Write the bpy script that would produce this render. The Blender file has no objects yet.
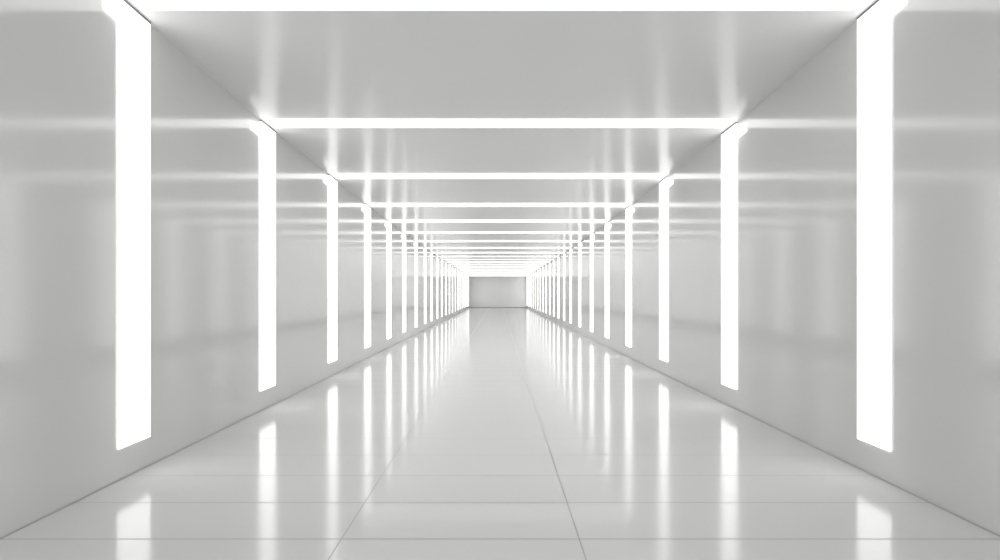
import bpy, bmesh, math
from mathutils import Vector

S = bpy.context.scene
C = S.collection

# ------------------------------------------------------------------ the place
# corridor runs along +Y, the camera stands at the origin of the plan
W = 2.8                    # distance from the camera to the left wall
WR = W * 1.02             # distance to the right wall
FL = 0.4925 * W            # eye height above the floor
F = 700.0                  # focal length in pixels of a 1000 px frame
K = F * W                  # depth = K * u
U_BACK = -0.0008  # corridor left open behind the camera to let fill light in
U_END = 0.0351
PROFILE = [(-0.01, .80), (0.0, .80), (.0026, .787), (.0042, .732), (.0059, .708), (.0075, .680),
           (.0091, .667), (.0106, .653), (.0122, .645), (.0137, .634), (.0152, .624),
           (.0170, .617), (.05, .617)]


def ceil_h(u):
    """height of the gently falling ceiling above the floor (m)"""
    for (a, ha), (b, hb) in zip(PROFILE, PROFILE[1:]):
        if a <= u <= b:
            return FL + W * (ha + (hb - ha) * (u - a) / (b - a))
    return FL + W * PROFILE[-1][1]


# depth of the near edge and the length along the corridor of every light frame
FRAMES = [(.00263, .000234), (.00420, .00028), (.00590, .00030), (.00752, .00032),
          (.00904, .00030), (.01054, .00030), (.01211, .00030), (.01364, .00030),
          (.0150, .00030), (.0164, .00030), (.01778, .00030), (.01918, .00030),
          (.0206, .00030), (.0220, .00030), (.0235, .00030), (.0250, .00030), (.0265, .00030),
          (.0280, .00030), (.0295, .00030), (.0310, .00030), (.0325, .00030), (.0340, .00030)]

EMIT = 1.88


# ------------------------------------------------------------------ materials
def new_mat(name):
    m = bpy.data.materials.new(name)
    m.use_nodes = True
    nt = m.node_tree
    b = nt.nodes['Principled BSDF']
    return m, nt, b


def lacquer(name, col, rough, ior, spec=0.5, wave=0.0):
    m, nt, b = new_mat(name)
    n = nt.nodes.new('ShaderNodeTexNoise')
    n.inputs['Scale'].default_value = 0.6
    n.inputs['Detail'].default_value = 2
    tc = nt.nodes.new('ShaderNodeTexCoord')
    nt.links.new(tc.outputs['Object'], n.inputs['Vector'])
    mp = nt.nodes.new('ShaderNodeMapRange')
    mp.inputs['To Min'].default_value = rough * 0.9
    mp.inputs['To Max'].default_value = rough * 1.1
    nt.links.new(n.outputs['Fac'], mp.inputs['Value'])
    nt.links.new(mp.outputs['Result'], b.inputs['Roughness'])
    b.inputs['Base Color'].default_value = (*col, 1)
    b.inputs['IOR'].default_value = ior
    b.inputs['Specular IOR Level'].default_value = spec
    return m


WALL = lacquer('white_gloss_lacquer_wall', (.67, .67, .667), .115, 1.70)
CEIL = lacquer('white_gloss_lacquer_ceiling', (.75, .75, .745), .20, 1.22)
ENDM = lacquer('matt_grey_end_wall', (.76, .76, .755), .5, 1.3)
GAP_SHADE = lacquer('dark_grey_end_cap', (.28, .28, .28), .5, 1.3)
BASE = lacquer('grey_floor_joint', (.45, .45, .445), .5, 1.3)


def floor_mat():
    m, nt, b = new_mat('polished_white_floor_tiles')
    L = nt.links
    tc = nt.nodes.new('ShaderNodeTexCoord')
    sx = nt.nodes.new('ShaderNodeSeparateXYZ')
    L.new(tc.outputs['Object'], sx.inputs[0])

    def M(op, a, bb=None, c=None):
        n = nt.nodes.new('ShaderNodeMath')
        n.operation = op
        for i, v in enumerate((a, bb, c)):
            if v is None:
                continue
            if isinstance(v, (int, float)):
                n.inputs[i].default_value = v
            else:
                L.new(v, n.inputs[i])
        return n.outputs[0]
    step, y0 = .0003505 * K, .00201 * K
    fy = M('MULTIPLY', M('PINGPONG', M('DIVIDE', M('SUBTRACT', sx.outputs['Y'], y0), step), .5), step)
    ly = M('LESS_THAN', fy, .007)
    hit = None
    for x in (-.638 * FL, .333 * FL):
        l = M('LESS_THAN', M('ABSOLUTE', M('SUBTRACT', sx.outputs['X'], x)), .0032)
        hit = l if hit is None else M('MAXIMUM', hit, l)
    hit = M('MAXIMUM', hit, ly)
    mix = nt.nodes.new('ShaderNodeMix')
    mix.data_type = 'RGBA'
    mix.inputs['A'].default_value = (.77, .77, .763, 1)
    mix.inputs['B'].default_value = (.40, .40, .40, 1)
    L.new(hit, mix.inputs['Factor'])
    L.new(mix.outputs['Result'], b.inputs['Base Color'])
    rr = nt.nodes.new('ShaderNodeMapRange')
    rr.inputs['To Min'].default_value = FLOOR_ROUGH
    rr.inputs['To Max'].default_value = .5
    L.new(hit, rr.inputs['Value'])
    L.new(rr.outputs['Result'], b.inputs['Roughness'])
    b.inputs['IOR'].default_value = 1.43
    return m


FLOOR_ROUGH = .13
FLOOR = floor_mat()

GLOW, nt, b = new_mat('glowing_white_diffuser')
b.inputs['Base Color'].default_value = (.8, .8, .8, 1)
b.inputs['Emission Color'].default_value = (1, 1, .995, 1)
b.inputs['Emission Strength'].default_value = EMIT


# ------------------------------------------------------------------ helpers
def link(name, bm, mat, kind=None):
    bmesh.ops.recalc_face_normals(bm, faces=bm.faces)
    me = bpy.data.meshes.new(name)
    bm.to_mesh(me)
    bm.free()
    me.materials.append(mat)
    o = bpy.data.objects.new(name, me)
    C.objects.link(o)
    if kind:
        o['kind'] = kind
    return o


def prism(bm, pts, off):
    """closed solid: polygon pts pushed by the vector off"""
    a = [bm.verts.new(p) for p in pts]
    c = [bm.verts.new(Vector(p) + Vector(off)) for p in pts]
    bm.faces.new(a)
    bm.faces.new(c[::-1])
    n = len(a)
    for i in range(n):
        j = (i + 1) % n
        bm.faces.new((a[j], a[i], c[i], c[j]))


US = sorted({U_BACK, U_END} | {u for u, h in PROFILE if U_BACK < u < U_END})
T = .12

# floor
bm = bmesh.new()
prism(bm, [(-W - T, K * U_BACK, 0), (WR + T, K * U_BACK, 0), (WR + T, K * U_END + T, 0), (-W - T, K * U_END + T, 0)], (0, 0, -T))
link('floor', bm, FLOOR, 'structure')

# ceiling: a slab that follows the profile
bm = bmesh.new()
pts = [(-W - T, K * u, ceil_h(u)) for u in US] + [(-W - T, K * u, ceil_h(u) + T) for u in reversed(US)]
prism(bm, pts, (W + WR + 2 * T, 0, 0))
link('ceiling', bm, CEIL, 'structure')

for side, x, s in (('left', -W, -1), ('right', WR, 1)):
    bm = bmesh.new()
    prism(bm, [(x, K * U_BACK, 0)] + [(x, K * u, ceil_h(u)) for u in US] + [(x, K * U_END, 0)], (s * T, 0, 0))
    link('wall_' + side, bm, WALL, 'structure')
    # slim grey strip drawn in for the shadow gap where wall meets floor
    bm = bmesh.new()
    g = .006
    prism(bm, [(x, K * U_BACK, 0), (x, K * U_BACK, g), (x, K * U_END, g), (x, K * U_END, 0)], (-s * g, 0, 0))
    link('baseboard_' + side, bm, BASE, 'structure')

bm = bmesh.new()
h = ceil_h(U_END)
prism(bm, [(-W, K * U_END, 0), (WR, K * U_END, 0), (WR, K * U_END, h), (-W, K * U_END, h)], (0, T, 0))
link('wall_end', bm, ENDM, 'structure')
bm = bmesh.new()
prism(bm, [(-W, K * U_END, 0), (WR, K * U_END, 0), (WR, K * U_END, .10), (-W, K * U_END, .10)], (0, -.02, 0))
link('baseboard_end', bm, BASE, 'structure')
# ------------------------------------------------------------------ lights
ORD = ['first', 'second', 'third', 'fourth', 'fifth', 'sixth', 'seventh', 'eighth', 'ninth', 'tenth',
       'eleventh', 'twelfth', 'thirteenth', 'fourteenth', 'fifteenth', 'sixteenth', 'seventeenth',
       'eighteenth', 'nineteenth', 'twentieth', 'twenty-first', 'twenty-second']
N = len(FRAMES)
P = .016   # how far a wall panel stands proud of the wall


def where(k):
    if k == 0:
        return 'nearest and largest'
    if k == N - 1:
        return 'farthest and smallest'
    return ORD[k]


N = len(FRAMES)
for k, (u0, du) in enumerate(FRAMES):
    if k > 6:
        du = max(.00022, .00030 - .00001 * (k - 6)) if k < N - 2 else .00042
    u1 = u0 + du
    base0, base1 = u0, u1
    for side, x, s in (('left', -W, -1), ('right', WR, 1)):
        u0, u1 = base0, base1
        if s > 0:
            u0, u1 = (.002592, .002822) if k == 0 else (u0 * 1.014, u1 * 1.013)
        bm = bmesh.new()
        zb = FL - .408 * W
        gap = .018
        hn, hf = ceil_h(u0) - gap, ceil_h(u1) - gap
        # upright band plus a short glowing foot standing in for the ceiling band's wall reflection
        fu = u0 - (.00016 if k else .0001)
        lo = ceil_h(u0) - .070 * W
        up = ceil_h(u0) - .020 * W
        pts = [(x, K * u0, zb), (x, K * u1, zb), (x, K * u1, hf), (x, K * u0, hn)]
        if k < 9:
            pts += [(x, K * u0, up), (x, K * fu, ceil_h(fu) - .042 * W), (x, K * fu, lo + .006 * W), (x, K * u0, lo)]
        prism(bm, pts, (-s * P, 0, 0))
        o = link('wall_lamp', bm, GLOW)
        bm = bmesh.new()
        prism(bm, [(x, K * u0, hn), (x, K * u1, hf), (x, K * u1, ceil_h(u1) - .001), (x, K * u0, ceil_h(u0) - .001)],
              (-s * (P + .004), 0, 0))
        shade = link('end_cap', bm, GAP_SHADE)  # dark strip put in for the shadow gap under the ceiling
        shade.parent = o
        shade['label'] = 'thin dark grey cap between the light panel and the ceiling'
        o['kind'] = 'thing'
        o['category'] = 'wall light'
        o['group'] = 'upright light panels on the %s wall' % side
        if k in (0, N - 1):
            o['label'] = '%s of the tall glowing white light panels on the %s wall' % (where(k), side)
        else:
            o['label'] = '%s tall glowing white light panel on the %s wall, counted from the front' % (where(k), side)
    u0, u1 = base0, base1
    # ceiling band
    bm = bmesh.new()
    c0 = u0 - .00001
    c1 = c0 + du * (.58 if 0 < k < 6 else .50 if k == 0 else .5)
    e = .050 * W if k == 0 else .028 * W
    pc = .018
    prism(bm, [(-W + e, K * c0, ceil_h(c0)), (-W + e, K * c1, ceil_h(c1)), (-W + e, K * c1, ceil_h(c1) - pc), (-W + e, K * c0, ceil_h(c0) - pc)],
          (W + WR - 2 * e, 0, 0))
    o = link('ceiling_lamp', bm, GLOW)
    o['kind'] = 'thing'
    o['category'] = 'ceiling light'
    o['group'] = 'cross-wise light bands on the ceiling'
    if k == 0:
        o['label'] = 'nearest and widest glowing white light band across the ceiling, at the top edge'
    elif k == N - 1:
        o['label'] = 'farthest glowing white light band across the ceiling, just before the grey end wall'
    else:
        o['label'] = '%s glowing white light band across the ceiling, counted from the front' % ORD[k]

# ------------------------------------------------------------------ world, camera, view
w = bpy.data.worlds.new('world')
S.world = w
w.use_nodes = True
w.node_tree.nodes['Background'].inputs['Color'].default_value = (1, 1, 1, 1)
w.node_tree.nodes['Background'].inputs['Strength'].default_value = 1.9  # added white fill through the unseen open end, lifts near floor and walls

cam = bpy.data.cameras.new('camera')
cam.sensor_fit = 'HORIZONTAL'
cam.sensor_width = 36
cam.lens = F / 1000 * 36
cam.shift_x = .0023
cam.shift_y = .014
cam.clip_start = .05
cam.clip_end = 300
co = bpy.data.objects.new('camera', cam)
co.location = (0, 0, FL)
co.rotation_euler = (math.pi / 2, 0, 0)
C.objects.link(co)
S.camera = co

vs = S.view_settings
vs.view_transform = 'Standard'
vs.look = 'None'
vs.gamma = 1
vs.use_curve_mapping = False
vs.exposure = 0.06
S.cycles.use_denoising = True
S.cycles.max_bounces = 14
S.cycles.diffuse_bounces = 8
S.cycles.glossy_bounces = 8
